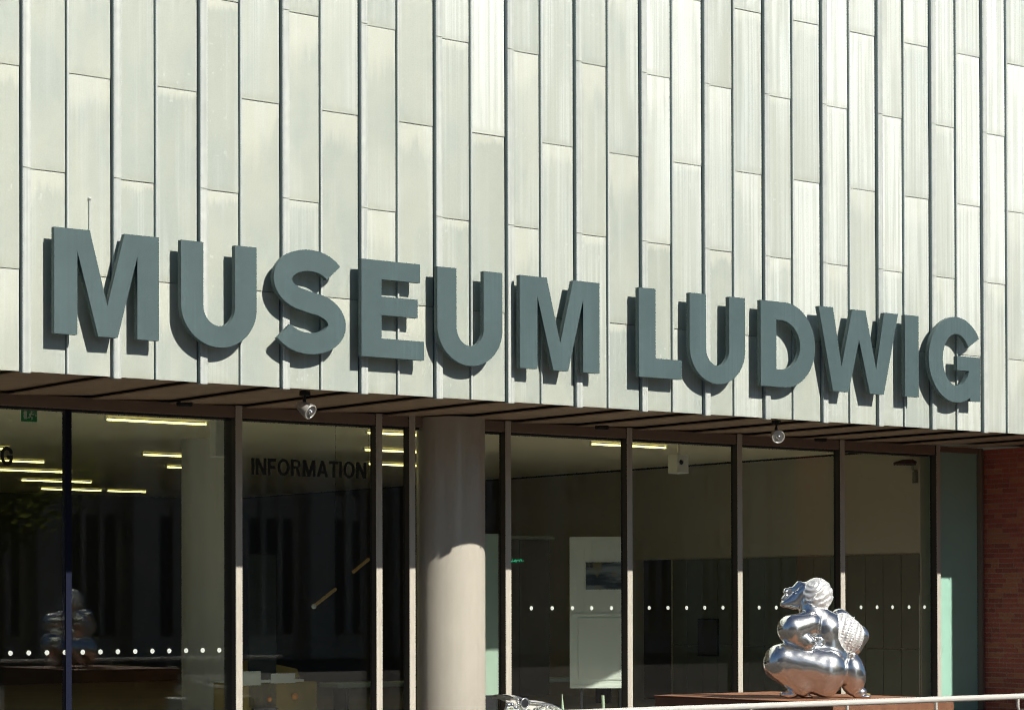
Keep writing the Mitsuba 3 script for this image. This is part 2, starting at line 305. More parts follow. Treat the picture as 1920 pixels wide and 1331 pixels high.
# glazing: fins, head rail, joints, panes with dots
FINS = [-2.04, 0.0 - 0.0, 4.074, 6.123, 6.632, 8.170, 10.259, 12.302, 14.351, 16.407]
FINS = [-2.05] + FINS[2:]
for fx in FINS:
    w = 0.046 if fx < 16 else 0.040
    put('mullion', cbox(fx - w, fx + w, 2.50, 2.515, 0.0, Z0 + 0.02, 0.004), 'mullion_metal', B)
    put('mullion_box', cbox(fx - w + 0.002, fx + w - 0.002, 2.516, 2.612, 0.0, Z0 + 0.02, 0.004), 'mullion_side', B)
    put('mullion_core', cbox(fx - w + 0.008, fx + w - 0.008, 2.614, 2.655 if abs(fx - 4.074) > 0.1 else 2.80, 0.0, Z0 + 0.02, 0.003), 'gasket', B)
put('glass_joint', box(1.851 - 0.036, 1.851 + 0.036, 2.600, 2.70, 0.0, Z0 - 0.11), 'joint_navy', B)
put('head_rail', cbox(-4.0, 16.36, 2.525, 2.611, Z0 - 0.125, Z0 + 0.012, 0.004), 'header_metal', B)
put('head_gasket', box(-4.0, 16.36, 2.613, 2.80, Z0 - 0.145, Z0 + 0.02), 'gasket', B)
put('sill', cbox(-4.0, 16.36, 2.52, 2.86, 0.0, 0.09, 0.006), 'header_metal', B)
PZ0, PZ1 = 0.09, Z0 - 0.13
def dot(x, z, r=0.029, y=GY - 0.0015):
    return cyl([x, y - 0.001, z], [x, y + 0.001, z], r, 20)
panes = [(-2.0, 1.815), (1.887, 4.028), (4.12, 6.077), (6.169, 6.586), (6.678, 6.86), (7.64, 8.124), (8.216, 10.213), (10.305, 12.256), (12.348, 14.305), (14.397, 16.367)]
DL = [-0.47 + 0.228 * i for i in range(20)]
DR = [8.637, 8.99, 9.338, 9.672, 10.02, 10.699, 11.041, 11.387, 11.727, 12.071, 12.773, 13.109, 13.45, 13.79, 14.13, 14.841, 15.18, 15.511, 15.869, 16.208]
pane_keys = []
for (xa, xb) in panes:
    pk = put('pane', quad_xz(xa, xb, PZ0, PZ1, GY), 'window_glass', B)
    pane_keys.append(pk)
    if xb < 6.1: put('inner_pane', quad_xz(xa, xb, PZ0, PZ1, GY + 0.055), 'window_glass', pk)
    if xb < 4.1:
        for x in DL:
            if xa + 0.03 < x < xb - 0.03 or (x > 1.8 and xa > 1.8 and x < 3.95): put('dot', dot(x, Z0 - 2.944), 'dot_white', pk)
    for x in DR:
        if xa < x < xb: put('dot', dot(x, Z0 - 2.448, 0.028), 'dot_white', pk)
def glass_text(s, x0, x1, zb, h, parent, mat='letter_black', bold=2, y=GY - 0.002, label=None):
    m = meshkit.text_mesh(s, h, 0.002, bold)
    v = m.vertices.copy(); lo, hi = v[:, 0].min(), v[:, 0].max()
    v[:, 0] = (v[:, 0] - lo) / (hi - lo) * (x1 - x0) + x0 if x1 else v[:, 0] - lo + x0
    mm = trimesh.Trimesh(np.c_[v[:, 0], y - v[:, 2], zb + v[:, 1]], m.faces, process=False)
    return put('lettering', mm, mat, parent, label=label)
def stroke_word(word, x0, x1, zb, h, parent, y, label):
    t = 0.185
    def L(*p): return LineString(p).buffer(t / 2, cap_style=2, join_style=2)
    ring = affinity.scale(Point(0.38, 0.5).buffer(1, 32), 0.40, 0.515).difference(affinity.scale(Point(0.38, 0.5).buffer(1, 32), 0.40 - t, 0.515 - 0.16))
    bowl = unary_union([sbox(0.09, 0.46, 0.35, 1.0), affinity.scale(Point(0.35, 0.73).buffer(1, 24), 0.30, 0.27)]).difference(unary_union([sbox(0.0, 0.60, 0.35, 0.86), affinity.scale(Point(0.35, 0.73).buffer(1, 24), 0.13, 0.13)]))
    G = {'I': (L((0.09, 0), (0.09, 1)), 0.18), 'N': (unary_union([L((0.09, 0), (0.09, 1)), L((0.61, 0), (0.61, 1)), Polygon([(0, 1), (0.21, 1), (0.70, 0), (0.49, 0)])]), 0.70),
         'F': (unary_union([L((0.09, 0), (0.09, 1)), L((0, 0.915), (0.55, 0.915)), L((0, 0.48), (0.50, 0.48))]), 0.55), 'O': (affinity.translate(ring, 0.02, 0), 0.80),
         'R': (unary_union([L((0.09, 0), (0.09, 1)), bowl, Polygon([(0.30, 0.5), (0.48, 0.5), (0.68, 0), (0.47, 0)])]), 0.68),
         'M': (unary_union([L((0.09, 0), (0.09, 1)), L((0.77, 0), (0.77, 1)), Polygon([(0, 1), (0.22, 1), (0.43, 0.36), (0.64, 1), (0.86, 1), (0.52, 0), (0.34, 0)])]), 0.86),
         'A': (Polygon([(0.29, 1), (0.49, 1), (0.78, 0), (0.58, 0), (0.52, 0.22), (0.26, 0.22), (0.20, 0), (0, 0)]).difference(Polygon([(0.31, 0.38), (0.47, 0.38), (0.39, 0.70)])), 0.78),
         'T': (unary_union([L((0, 0.915), (0.64, 0.915)), L((0.32, 0), (0.32, 1))]), 0.64)}
    x, ms = 0.0, []
    for ch in word:
        p, w = G[ch]; ms.append(affinity.translate(p, x, 0)); x += w + (0.10 if ch not in 'AT' else 0.06)
    sx = (x1 - x0) / (x - 0.10)
    m = cat(*[extr(affinity.affine_transform(p, [sx, 0, 0, h, x0, zb]), 0.002) for p in ms])
    return put('lettering', xz(m, y), 'letter_black', parent, label=label)
stroke_word('INFORMATION', 4.316, 6.0, Z0 - 0.805, 0.205, pane_keys[2], GY - 0.002, 'black word INFORMATION on the glass')
glass_text('G', 1.005, 1.156, Z0 - 0.79, 0.19, pane_keys[0], label='black letter G on the glass')
# round outer column
def round_column(cx, cy, r, z0, z1, n=72):
    return cyl([cx, cy, z0], [cx, cy, z1], r, n)
CXC, CYC, CR = 7.255, 2.53, 0.445
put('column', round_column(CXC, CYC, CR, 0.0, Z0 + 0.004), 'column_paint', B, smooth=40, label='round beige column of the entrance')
# teal infill panel and frame against the brick
put('teal_panel', cbox(16.455, 17.355, 2.58, 2.64, 0.0, Z0 + 0.01, 0.004), 'teal_glass', B, label='sea green panel at the end of the glazing')
put('teal_head', cbox(16.455, 17.355, 2.545, 2.577, Z0 - 0.075, Z0 + 0.012, 0.003), 'header_metal', B)
put('edge_frame', cat(cbox(17.36, 17.40, 2.50, 2.66, 0.0, Z0 + 0.01, 0.004), cbox(17.404, 17.447, 2.53, 2.66, 0.0, Z0 + 0.01, 0.004)), 'header_metal', B)

# ------------------------------------------------------------------ brick return wall
W = thing('brick_wall', 'dark red brick return wall under the soffit at the right end', 'wall')
BX = 17.45
put('mortar_bed', box(BX + 0.006, BX + 0.40, -0.06, 2.66, 0.0, Z0 - 0.012), 'mortar', W)
put('front_pier', cbox(BX, BX + 0.40, -1.46, -0.062, 0.0, 5.4, 0.01), 'brick_clay_0', W)
CH, BL, J = 0.0767, 0.300, 0.0115
kr = random.Random(11)
rest = []
n_course = int((Z0 - 0.02) / CH)
zc = 0.0
for ci in range(n_course + 1):
    ztop = Z0 - 0.016 - ci * CH
    zbot = ztop - CH + J
    if zbot < 0: break
    if 3.70 < Z0 - ztop < 3.92: continue
    y = 2.50 - kr.choice((0.0, 0.07, 0.15, 0.22))
    y0 = 2.525
    while y0 > -0.05:
        ln = BL * 0.5 if kr.random() < 0.33 else BL
        if y0 == 2.525: ln = kr.choice((0.08, 0.15, 0.22, 0.30))
        y1 = max(y0 - ln + J, -0.055)
        d = kr.uniform(-0.003, 0.003)
        b = box(BX + d, BX + 0.05, y1, y0, zbot, ztop)
        if y0 > 1.45: put('brick', b, 'brick_clay_%d' % kr.choice((0, 0, 1, 2)), W)
        else: rest.append(b)
        y0 -= ln
y0 = 2.525
while y0 > -0.05:
    b = box(BX + kr.uniform(-0.003, 0.003), BX + 0.05, y0 - 0.0665, y0, Z0 - 3.93 + 0.008, Z0 - 3.70)
    if y0 > 1.45: put('brick', b, 'brick_clay_%d' % kr.choice((0, 1, 1)), W)
    else: rest.append(b)
    y0 -= CH
rk = put('far_brick', cat(*rest), 'brick_clay_0', W); labels[rk] = {'kind': 'stuff', 'label': 'bricks nearer the street'}

# ------------------------------------------------------------------ sign letters
ZB, ZT = Z0 + 0.391, Z0 + 1.487
def letter_poly(ch):
    H = 1.096
    if ch == 'M': return Polygon([(0, 0), (0, H), (0.405, H), (0.607, 0.325), (0.808, H), (1.214, H), (1.214, 0), (0.958, 0), (0.958, 0.868), (0.728, 0), (0.502, 0), (0.262, 0.868), (0.262, 0)])
    if ch == 'W': return Polygon([(0, H), (0.262, H), (0.417, 0.325), (0.619, H), (0.868, H), (1.063, 0.325), (1.218, H), (1.486, H), (1.208, 0), (0.946, 0), (0.744, 0.70), (0.548, 0), (0.258, 0)])
    if ch == 'E': return Polygon([(0, 0), (0, H), (0.803, H), (0.803, 0.884), (0.272, 0.884), (0.272, 0.689), (0.770, 0.689), (0.770, 0.480), (0.272, 0.480), (0.272, 0.215), (0.856, 0.215), (0.856, 0)])
    if ch == 'L': return Polygon([(0, 0), (0, H), (0.270, H), (0.270, 0.238), (0.696, 0.238), (0.696, 0)])
    if ch == 'I': return sbox(0, 0, 0.266, H)
    if ch == 'U':
        w, t, cz = 0.936, 0.272, 0.42
        def ell(cx, rx, ry): return affinity.scale(Point(cx, cz).buffer(1, 48), rx, ry)
        out = unary_union([sbox(0, cz, w, H), ell(w / 2, w / 2, cz + 0.022)])
        inn = unary_union([sbox(t, cz, w - t, H + 1), ell(w / 2, w / 2 - t, cz - 0.208)])
        return out.difference(inn)
    if ch == 'D':
        def dd(x0, x1, z0, z1, rx):
            e = affinity.scale(Point(x1 - rx, (z0 + z1) / 2).buffer(1, 48), rx, (z1 - z0) / 2)
            return unary_union([sbox(x0, z0, x1 - rx, z1), e.intersection(sbox(x1 - rx, z0, x1, z1))])
        return dd(0, 0.965, 0, H, 0.55).difference(dd(0.272, 0.695, 0.225, 0.862, 0.34))
    if ch == 'S':
        # outer width 0.93, height 1.14: swept along a spine of two bowls
        t = 0.235
        def arc(cx, cz, rx, rz, a0, a1, n=40):
            a = np.radians(np.linspace(a0, a1, n)); return list(zip(cx + rx * np.cos(a), cz + rz * np.sin(a)))
        up = arc(0.480, 0.790, 0.350, 0.225, 28, 255, 60)
        lo = arc(0.470, 0.320, 0.365, 0.225, 82, -152, 60)
        ln = LineString(up + lo)
        return affinity.translate(ln.buffer(t / 2, cap_style=2, join_style=1).buffer(0.02).buffer(-0.02), 0, 0)
    if ch == 'G':
        def ell(cx, cz, rx, rz): return affinity.scale(Point(cx, cz).buffer(1, 64), rx, rz)
        ring = ell(0.540, 0.552, 0.548, 0.586).difference(ell(0.545, 0.552, 0.275, 0.355))
        gap = Polygon([(0.545, 0.55), (0.80, 0.745), (1.16, 0.965), (1.3, 0.9), (1.3, 0.3), (0.545, 0.3)])
        ring = ring.difference(gap.intersection(sbox(0.545, 0.60, 1.4, 1.1)))
        bar = sbox(0.555, 0.412, 1.02, 0.607)
        stem = Polygon([(0.80, 0.607), (1.02, 0.607), (1.02, 0.0), (0.815, 0.0), (0.80, 0.12)])
        hook = ring.difference(sbox(0.88, -0.2, 1.5, 0.5))
        return unary_union([hook, bar, sbox(0.80, 0.25, 1.02, 0.607), stem]).difference(sbox(1.02, -0.2, 1.5, 0.66))
LET = [('M', 0.285, 'first letter'), ('U', 1.764, 'second letter, between M and S'), ('S', 2.905, 'third letter'), ('E', 4.067, 'only E of the sign'), ('U', 5.112, 'between E and M, fifth letter'),
       ('M', 6.306, 'last of the first word'), ('L', 8.145, 'first of the second word'), ('U', 8.975, 'between L and D'), ('D', 10.184, 'after the second word\'s U'), ('W', 11.215, 'between D and I'), ('I', 12.831, 'narrow, before the last letter'), ('G', 13.302, 'last letter at the right end')]
for ch, x0, where in LET:
    t = thing('sign_letter', 'blue grey raised capital letter %s on the cladding, %s' % (ch, where), 'letter', 'letters of the museum sign')
    poly = letter_poly(ch)
    inner = poly.buffer(-0.004, join_style=2)
    a = extr(poly, 0.066)
    face = xz(a.apply_translation([x0, ZB, 0]), -0.130)
    put('letter_body', face, 'letter_paint', t)
    # stand-off pins
    pts = []
    c = poly.buffer(-0.09)
    for g in getattr(c, 'geoms', [c]):
        if g.is_empty: continue
        b = g.bounds
        for fz in (0.18, 0.82):
            zz = b[1] + fz * (b[3] - b[1]); line = g.intersection(LineString([(b[0] - 1, zz), (b[2] + 1, zz)]))
            for s in getattr(line, 'geoms', [line]):
                if not s.is_empty: pts.append((s.centroid.x, zz))
    pins = [cyl([x0 + px, -0.1295, ZB + pz], [x0 + px, -0.004, ZB + pz], 0.012, 10) for px, pz in pts]
    if pins: put('stand_off_pin', cat(*pins), 'steel', t, smooth=40)

# ------------------------------------------------------------------ spotlights hung under the soffit
def spotlight(x, y, aim, label):
    t = thing('spotlight', label, 'spotlight', 'spotlights under the soffit')
    put('canopy', cbox(x - 0.055, x + 0.055, y - 0.04, y + 0.04, Z0 - 0.05, Z0 + 0.01, 0.01), 'black_paint', t)
    put('stem', cyl([x, y, Z0 - 0.11], [x, y, Z0 - 0.045], 0.014, 12), 'black_paint', t, smooth=40)
    aim = np.array(aim, float); aim /= np.linalg.norm(aim)
    c = np.array([x, y, Z0 - 0.190])
    prof = [(-0.13, 0.012), (-0.115, 0.032), (-0.07, 0.056), (0.0, 0.076), (0.06, 0.085), (0.085, 0.086)]
    put('yoke', cat(cyl(c - aim * 0.02 + [0, 0, 0.075], [x, y, Z0 - 0.10], 0.02, 12)), 'black_paint', t, smooth=40)
    pts = [c + aim * a for a, r in prof]; rr = [r for a, r in prof]
    put('lamp_body', tube(pts, rr, 28), 'spot_shell', t, smooth=35)
    rim = trimesh.creation.torus(0.080, 0.010, 32, 12); M = trimesh.geometry.align_vectors([0, 0, 1], aim); M[:3, 3] = c + aim * 0.088; rim.apply_transform(M)
    put('rim', rim, 'spot_shell', t, smooth=True)
    put('lens', cyl(c + aim * 0.086, c + aim * 0.090, 0.071, 28), 'lens_glass', t)
    put('bulb', trimesh.creation.icosphere(2, 0.032).apply_translation(c + aim * 0.095), 'chrome', t, smooth=True)
spotlight(3.61, 0.27, (0.30, -0.80, -0.50), 'small silver spotlight under the soffit below the sign\'s S')
spotlight(10.92, 0.30, (-0.42, -0.85, -0.25), 'small round silver spotlight under the soffit below the sign\'s D')

# ------------------------------------------------------------------ room behind the glass
R = thing('foyer_room', 'dim museum foyer behind the glass with beige right wall and lamp lit ceiling', 'room')
put('ceiling', box(-8.0, 16.395, 2.81, 24.0, Z0 - 0.001, Z0 + 0.05), 'ceiling_paint', R)
put('floor', box(-8.0, 16.395, 2.87, 24.0, 0.002, 0.02), 'room_floor', R)
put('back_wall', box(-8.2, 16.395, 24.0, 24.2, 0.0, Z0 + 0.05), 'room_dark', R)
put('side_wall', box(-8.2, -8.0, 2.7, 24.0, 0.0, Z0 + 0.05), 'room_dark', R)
RX = 16.40
put('right_wall', cat(box(RX, RX + 0.3, 2.88, 8.74, Z0 - 1.61, Z0 - 0.03), box(RX, RX + 0.3, 8.74, 13.6, Z0 - 1.61, Z0 - 0.03), box(RX + 0.02, RX + 0.3, 2.88, 8.74, 0.0, Z0 - 1.612), box(RX, RX + 0.3, 9.74, 13.6, 0.0, Z0 - 1.612)), 'room_wall', R)
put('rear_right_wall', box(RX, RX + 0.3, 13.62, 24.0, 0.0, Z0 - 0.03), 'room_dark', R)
put('wall_shadow_gap', box(RX + 0.03, RX + 0.3, 2.88, 24.0, Z0 - 0.03, Z0 + 0.05), 'black_paint', R)
put('doorway', box(RX + 0.25, RX + 0.3, 8.74, 9.74, 0.0, Z0 - 1.612), 'room_dark', R)
yy = 2.90
while yy < 8.6:
    w = 0.385
    lk = put('locker', cbox(RX - 0.004, RX + 0.018, yy + 0.006, min(yy + w, 8.70) - 0.006, 0.98, Z0 - 1.63, 0.004), 'locker_paint', R)
    put('locker', cbox(RX - 0.004, RX + 0.018, yy + 0.006, min(yy + w, 8.70) - 0.006, 0.06, 0.97, 0.004), 'locker_paint', R)
    yy += w
IC = (6.62, 7.72)
put('inner_column', round_column(IC[0], IC[1], 0.365, 0.0, Z0, 48), 'room_column_paint', R, smooth=40, label='pale round column inside the foyer')
# lamps: linear tubes in rows across the ceiling
where_txt = {(4.66, 3.39): 'long bright ceiling tube nearest the glass at the left, inside the second pane', (4.66, 7.36): 'ceiling tube nearest the glass, half hidden behind the beige column', (4.66, 11.31): 'ceiling tube nearest the glass at the right, above the white display board',
             (7.66, 9.31): 'ceiling tube in the second row from the glass, middle of three beside the column', (10.6, 3.4): 'ceiling tube behind the black letter G', (10.6, 7.12): 'ceiling tube ending at the pale inner column', (10.6, 11.34): 'third row ceiling tube, lowest of three beside the column',
             (13.3, 5.3): 'ceiling tube just under the black letter G', (13.3, 9.03): 'short lit tube end to the left of INFORMATION', (15.7, 7.0): 'long ceiling tube second lowest but one at the left pane', (18.55, 8.85): 'ceiling tube crossing the dark glass joint, last but one row',
             (21.35, 10.62): 'farthest ceiling tube, crossing the dark glass joint', (21.35, 12.1): 'farthest short ceiling tube right of the dark glass joint'}
for (y, x), lab in where_txt.items():
    t = thing('ceiling_light', lab, 'light', 'linear tubes on the foyer ceiling')
    L = 1.47 if (y, x) not in ((21.35, 10.62), (21.35, 12.1)) else (1.36 if x < 11 else 0.9)
    put('end_cap', cat(cbox(x - 0.012, x + 0.012, y - 0.025, y + 0.025, Z0 - 0.060, Z0 - 0.002, 0.004), cbox(x + L - 0.012, x + L + 0.012, y - 0.025, y + 0.025, Z0 - 0.060, Z0 - 0.002, 0.004)), 'exit_white', t)
    k = put('tube', cyl([x + 0.013, y, Z0 - 0.042], [x + L - 0.013, y, Z0 - 0.042], 0.015, 12), 'black_paint', t, smooth=40)
    scene[k]['emitter'] = {'type': 'area', 'radiance': C(*TUBE)}
# emergency exit sign
t = thing('exit_sign', 'small green emergency exit sign with white running figure hanging inside the left pane', 'sign')
ey, ex, ez = 3.05, 1.47, Z0 - 0.255
put('panel', cbox(ex, ex + 0.20, ey, ey + 0.02, ez, ez + 0.15, 0.004), 'exit_green', t)
put('hanger', cat(cyl([ex + 0.04, ey + 0.01, ez + 0.15], [ex + 0.04, ey + 0.01, Z0], 0.006, 8), cyl([ex + 0.16, ey + 0.01, ez + 0.15], [ex + 0.16, ey + 0.01, Z0], 0.006, 8)), 'steel', t)
door = sbox(0.025, 0.03, 0.065, 0.12)
man = unary_union([Point(0.125, 0.112).buffer(0.011), LineString([(0.122, 0.097), (0.113, 0.066)]).buffer(0.009), LineString([(0.113, 0.066), (0.135, 0.05), (0.128, 0.028)]).buffer(0.006), LineString([(0.113, 0.066), (0.098, 0.046), (0.080, 0.046)]).buffer(0.006), LineString([(0.122, 0.095), (0.142, 0.082), (0.155, 0.09)]).buffer(0.005), LineString([(0.12, 0.095), (0.10, 0.088), (0.095, 0.073)]).buffer(0.005)])
arrow = Polygon([(0.165, 0.075), (0.185, 0.092), (0.185, 0.08), (0.195, 0.08), (0.195, 0.07), (0.185, 0.07), (0.185, 0.058)])
put('pictogram', xz(extr(unary_union([door, man, arrow]), 0.002).apply_translation([ex, ez, 0]), ey - 0.0005), 'exit_white', t)
# wall box beside the first big fin and other ceiling things
t = thing('wall_speaker', 'pale box hanging from the foyer ceiling beside the long left tube', 'loudspeaker')
put('case', cbox(4.16, 4.30, 3.20, 3.36, Z0 - 0.56, Z0 - 0.10, 0.01), 'room_column_paint', t); put('bracket', cyl([4.23, 3.28, Z0 - 0.1], [4.23, 3.28, Z0], 0.015, 10), 'steel', t)
t = thing('projector', 'pale projector box hanging from the ceiling right of the right tube', 'projector')
put('case', cbox(12.43, 12.66, 4.0, 4.22, Z0 - 0.462, Z0 - 0.185, 0.012), 'room_column_paint', t); put('hanger', cyl([12.54, 4.1, Z0 - 0.19], [12.54, 4.1, Z0], 0.018, 10), 'steel', t)
put('lens', cyl([12.50, 3.985, Z0 - 0.30], [12.50, 4.002, Z0 - 0.30], 0.035, 16), 'black_paint', t)
t = thing('smoke_detector', 'tiny round smoke detector on the ceiling beside the right projector', 'smoke detector')
put('base', cyl([12.9, 3.6, Z0 - 0.03], [12.9, 3.6, Z0], 0.07, 20), 'exit_white', t); put('cap', cyl([12.9, 3.6, Z0 - 0.06], [12.9, 3.6, Z0 - 0.03], 0.04, 20), 'exit_white', t)
t = thing('surveillance_camera', 'dark camera on the beige wall at the top right pane', 'camera')
put('camera_body', tube([[RX - 0.30, 3.15, Z0 - 0.245], [RX - 0.22, 3.05, Z0 - 0.225], [RX - 0.12, 2.93, Z0 - 0.225], [RX - 0.08, 2.88, Z0 - 0.24]], [0.02, 0.045, 0.05, 0.03], 14), 'black_paint', t, smooth=50)
put('arm', tube([[RX - 0.12, 2.93, Z0 - 0.25], [RX - 0.08, 2.95, Z0 - 0.33], [RX, 2.96, Z0 - 0.36]], 0.018, 8), 'locker_paint', t, smooth=50)
put('cable_box', cbox(RX - 0.06, RX - 0.001, 2.92, 2.99, Z0 - 0.54, Z0 - 0.36, 0.006), 'locker_paint', t)
# white display board, turned to the glass
def rotbox(c, ang, x0, x1, y0, y1, z0, z1, b=0.004):
    m = cbox(x0, x1, y0, y1, z0, z1, b); M = trimesh.transformations.rotation_matrix(ang, [0, 0, 1]); M[:3, 3] = [c[0], c[1], 0]; m.apply_transform(M); return m
DBC, DBA = (11.06, 4.84), math.radians(-40.0)
t = thing('display_board', 'white free-standing display board with a photograph, behind the glass right of the column', 'display board')
bz0, bz1 = Z0 - 3.625, Z0 - 1.405
def DB(*a, **k): return rotbox(DBC, DBA, *a, **k)
put('board', DB(0.0, 0.90, 0.0, 0.04, bz0, bz1), 'board_white', t)
put('frame', cat(DB(0.0, 0.035, -0.014, -0.001, bz0, bz1, b=.003), DB(0.0355, 0.90, -0.012, -0.001, bz1 - 0.05, bz1, b=.003), DB(0.0355, 0.90, -0.012, -0.001, bz0, bz0 + 0.05, b=.003)), 'board_white', t)
lz = Z0 - 2.56
put('lower_panel', cat(DB(0.12, 0.86, -0.016, -0.001, bz0 + 0.12, lz - 0.03, b=.008), DB(0.036, 0.90, -0.018, -0.001, lz, lz + 0.035, b=.004)), 'board_white', t)
for i in range(7):
    gx = 0.10 + i * 0.115
    put('groove_strip', DB(gx, gx + 0.105, -0.006, -0.001, lz + 0.05, bz1 - 0.06, b=.003), 'board_white', t)
put('leg', DB(0.15, 0.19, 0.0, 0.04, 0.02, bz0 - 0.001), 'gasket', t); put('leg', DB(0.72, 0.76, 0.0, 0.04, 0.02, bz0 - 0.001), 'gasket', t)
t = thing('photograph_print', 'dark bluish landscape photograph on the white display board', 'photograph')
put('print', DB(0.24, 0.82, -0.022, -0.0065, Z0 - 2.18, Z0 - 1.78, b=.002), 'photo_print', t)
# narrow pale green panel beside the column, and dark partition behind the board
t = thing('partition_panel', 'narrow green partition panel between the beige column and the next mullion', 'panel')
put('sheet', cbox(8.55, 9.05, 3.9, 3.94, 0.42, Z0 - 1.42, 0.004), 'pale_green', t); put('foot', cbox(8.6, 9.0, 3.85, 3.99, 0.02, 0.419, 0.004), 'gasket', t)
t = thing('dark_partition', 'dark folding partition standing behind the white board', 'partition')
for i in range(4): put('leaf_panel', cbox(9.95 + i * 0.62, 10.54 + i * 0.62, 7.0 + 0.03 * (i % 2), 7.05 + 0.03 * (i % 2), 0.25, Z0 - 1.38, 0.006), 'room_dark', t)
put('top_rail', cbox(9.9, 12.46, 6.98, 7.10, Z0 - 1.375, Z0 - 1.32, 0.006), 'locker_paint', t)
t = thing('low_bench', 'long low pale bench seen at the foot of the glass right of the column', 'bench')
put('seat', cbox(9.2, 15.0, 8.2, 8.75, 0.40, 0.47, 0.01), 'pale_green', t)
for i in range(4): put('leg', cbox(9.4 + i * 1.75, 9.46 + i * 1.75, 8.3, 8.65, 0.02, 0.399, 0.004), 'gasket', t)
t = thing('dark_noticeboard', 'small dark rectangular noticeboard on the green wall behind the fourth pane', 'noticeboard')
put('board', cbox(RX - 0.035, RX - 0.006, 7.48, 7.99, Z0 - 3.27, Z0 - 2.64, 0.004), 'gasket', t); put('rim', cbox(RX - 0.042, RX - 0.0355, 7.50, 7.97, Z0 - 3.25, Z0 - 2.66, 0.002), 'room_dark', t)
t = thing('information_board', 'dark grey board with faint lettering behind the glass below INFORMATION', 'board')
put('board', cbox(5.70, 6.13, 5.0, 5.03, 0.30, Z0 - 1.72, 0.003), 'poster_film', t)
put('foot', cbox(5.74, 6.09, 4.9, 5.13, 0.02, 0.299, 0.004), 'gasket', t)
for s_, x1, zb, h in (('ED RUSC', 6.11, 2.06, 0.09), ('22.08. -', 6.05, 2.19, 0.08), ('DAS ACT', 6.11, 2.46, 0.09), ('GESCHI', 6.08, 2.60, 0.09)):
    glass_text(s_, 5.735, x1, Z0 - zb, h, t, y=4.999)
# green script lettering on the glass
k = thing('neon_script', 'green handwritten neon word inside the pane right of the column', 'sign')
s0, sz = 8.345, Z0 - 1.842
pl = [(0.0, 0.075), (0.012, 0.0), (0.03, 0.012), (0.05, 0.045), (0.055, 0.01), (0.075, 0.015), (0.10, 0.045), (0.088, 0.02), (0.105, 0.006), (0.125, 0.035), (0.145, 0.04), (0.16, 0.012), (0.178, 0.044), (0.195, 0.04), (0.205, 0.015), (0.235, 0.03)]
kk = put('tube', tube([[s0 + a, GY + 0.09, sz + b] for a, b in pl], 0.0045, 6), 'black_paint', k, smooth=50)
scene[kk]['emitter'] = {'type': 'area', 'radiance': C(0.006, 0.17, 0.075)}
put('dot', trimesh.creation.icosphere(1, 0.006).apply_translation([s0 + 0.055, GY + 0.09, sz + 0.07]), 'exit_green', k)
# added yellow object standing in for a mirrored yellow vehicle, behind INFORMATION
t = thing('yellow_stand_in', 'yellow stand-in for a mirrored vehicle, added behind the glass under INFORMATION', 'counter')
put('body', cbox(5.50, 6.78, 5.0, 5.6, 0.02, Z0 - 3.44, 0.01), 'yellow_paint', t)
put('stand_in_top', cbox(5.45, 6.55, 4.97, 5.62, Z0 - 3.438, Z0 - 3.40, 0.006), 'paper', t)
put('back_screen', trimesh.convex.convex_hull(np.array([[5.75, 5.55, Z0 - 3.399], [6.85, 5.55, Z0 - 3.399], [6.80, 5.55, Z0 - 3.28], [6.1, 5.55, Z0 - 3.14], [5.78, 5.55, Z0 - 3.16], [5.75, 5.58, Z0 - 3.399], [6.85, 5.58, Z0 - 3.399], [6.80, 5.58, Z0 - 3.28], [6.1, 5.58, Z0 - 3.14], [5.78, 5.58, Z0 - 3.16]])), 'yellow_paint', t)
put('papers', cat(cbox(5.50, 5.86, 4.955, 4.965, Z0 - 3.47, Z0 - 3.28, 0.001), cbox(6.02, 6.40, 4.955, 4.965, Z0 - 3.45, Z0 - 3.32, 0.001)), 'paper', t)
put('lamp', trimesh.creation.icosphere(2, 0.045).apply_translation([6.38, 4.93, Z0 - 3.63]), 'orange_plastic', t, smooth=True)
put('lamp', trimesh.creation.icosphere(2, 0.035).apply_translation([5.98, 4.93, Z0 - 3.66]), 'orange_plastic', t, smooth=True)
for i, (a, b, lab) in enumerate((((6.706, Z0 - 1.965), (6.962, Z0 - 1.785), 'upper of two slanting ochre wooden rods behind the dark glass'), ((6.086, Z0 - 2.418), (6.436, Z0 - 2.186), 'lower slanting ochre wooden rod with a pale tip'))):
    t = thing('wooden_rod', lab, 'rod', None)
    put('shaft', cyl([a[0], 4, a[1]], [b[0], 4, b[1]], 0.022, 12), 'ochre_wood', t, smooth=40)
    if i: put('tip', trimesh.creation.icosphere(2, 0.033).apply_translation([a[0], 3.99, a[1]]), 'paper', t, smooth=True)
    put('hanging_wire', cyl([b[0], 4, b[1]], [b[0], 4, Z0], 0.002, 6), 'gasket', t)

# ------------------------------------------------------------------ corten plinth, handrail
t = thing('corten_plinth', 'rust red steel plinth carrying the chrome figure', 'plinth')
PX0, PX1, PY0, PY1, PZ = 5.28, 6.95, -6.40, -3.82, Z0 - 3.34
put('front_plate', cbox(PX0 + 0.012, PX1 - 0.012, PY0, PY0 + 0.012, 0.0, PZ - 0.014, 0.002), 'corten', t)
put('back_plate', cbox(PX0 + 0.012, PX1 - 0.012, PY1 - 0.012, PY1, 0.0, PZ - 0.014, 0.002), 'corten', t)
put('side_plate', cbox(PX0, PX0 + 0.011, PY0, PY1, 0.0, PZ - 0.014, 0.002), 'corten', t); put('side_plate', cbox(PX1 - 0.011, PX1, PY0, PY1, 0.0, PZ - 0.014, 0.002), 'corten', t)
put('top_plate', cbox(PX0 - 0.01, PX1 + 0.01, PY0 - 0.01, PY1 + 0.01, PZ - 0.013, PZ, 0.003), 'corten', t)
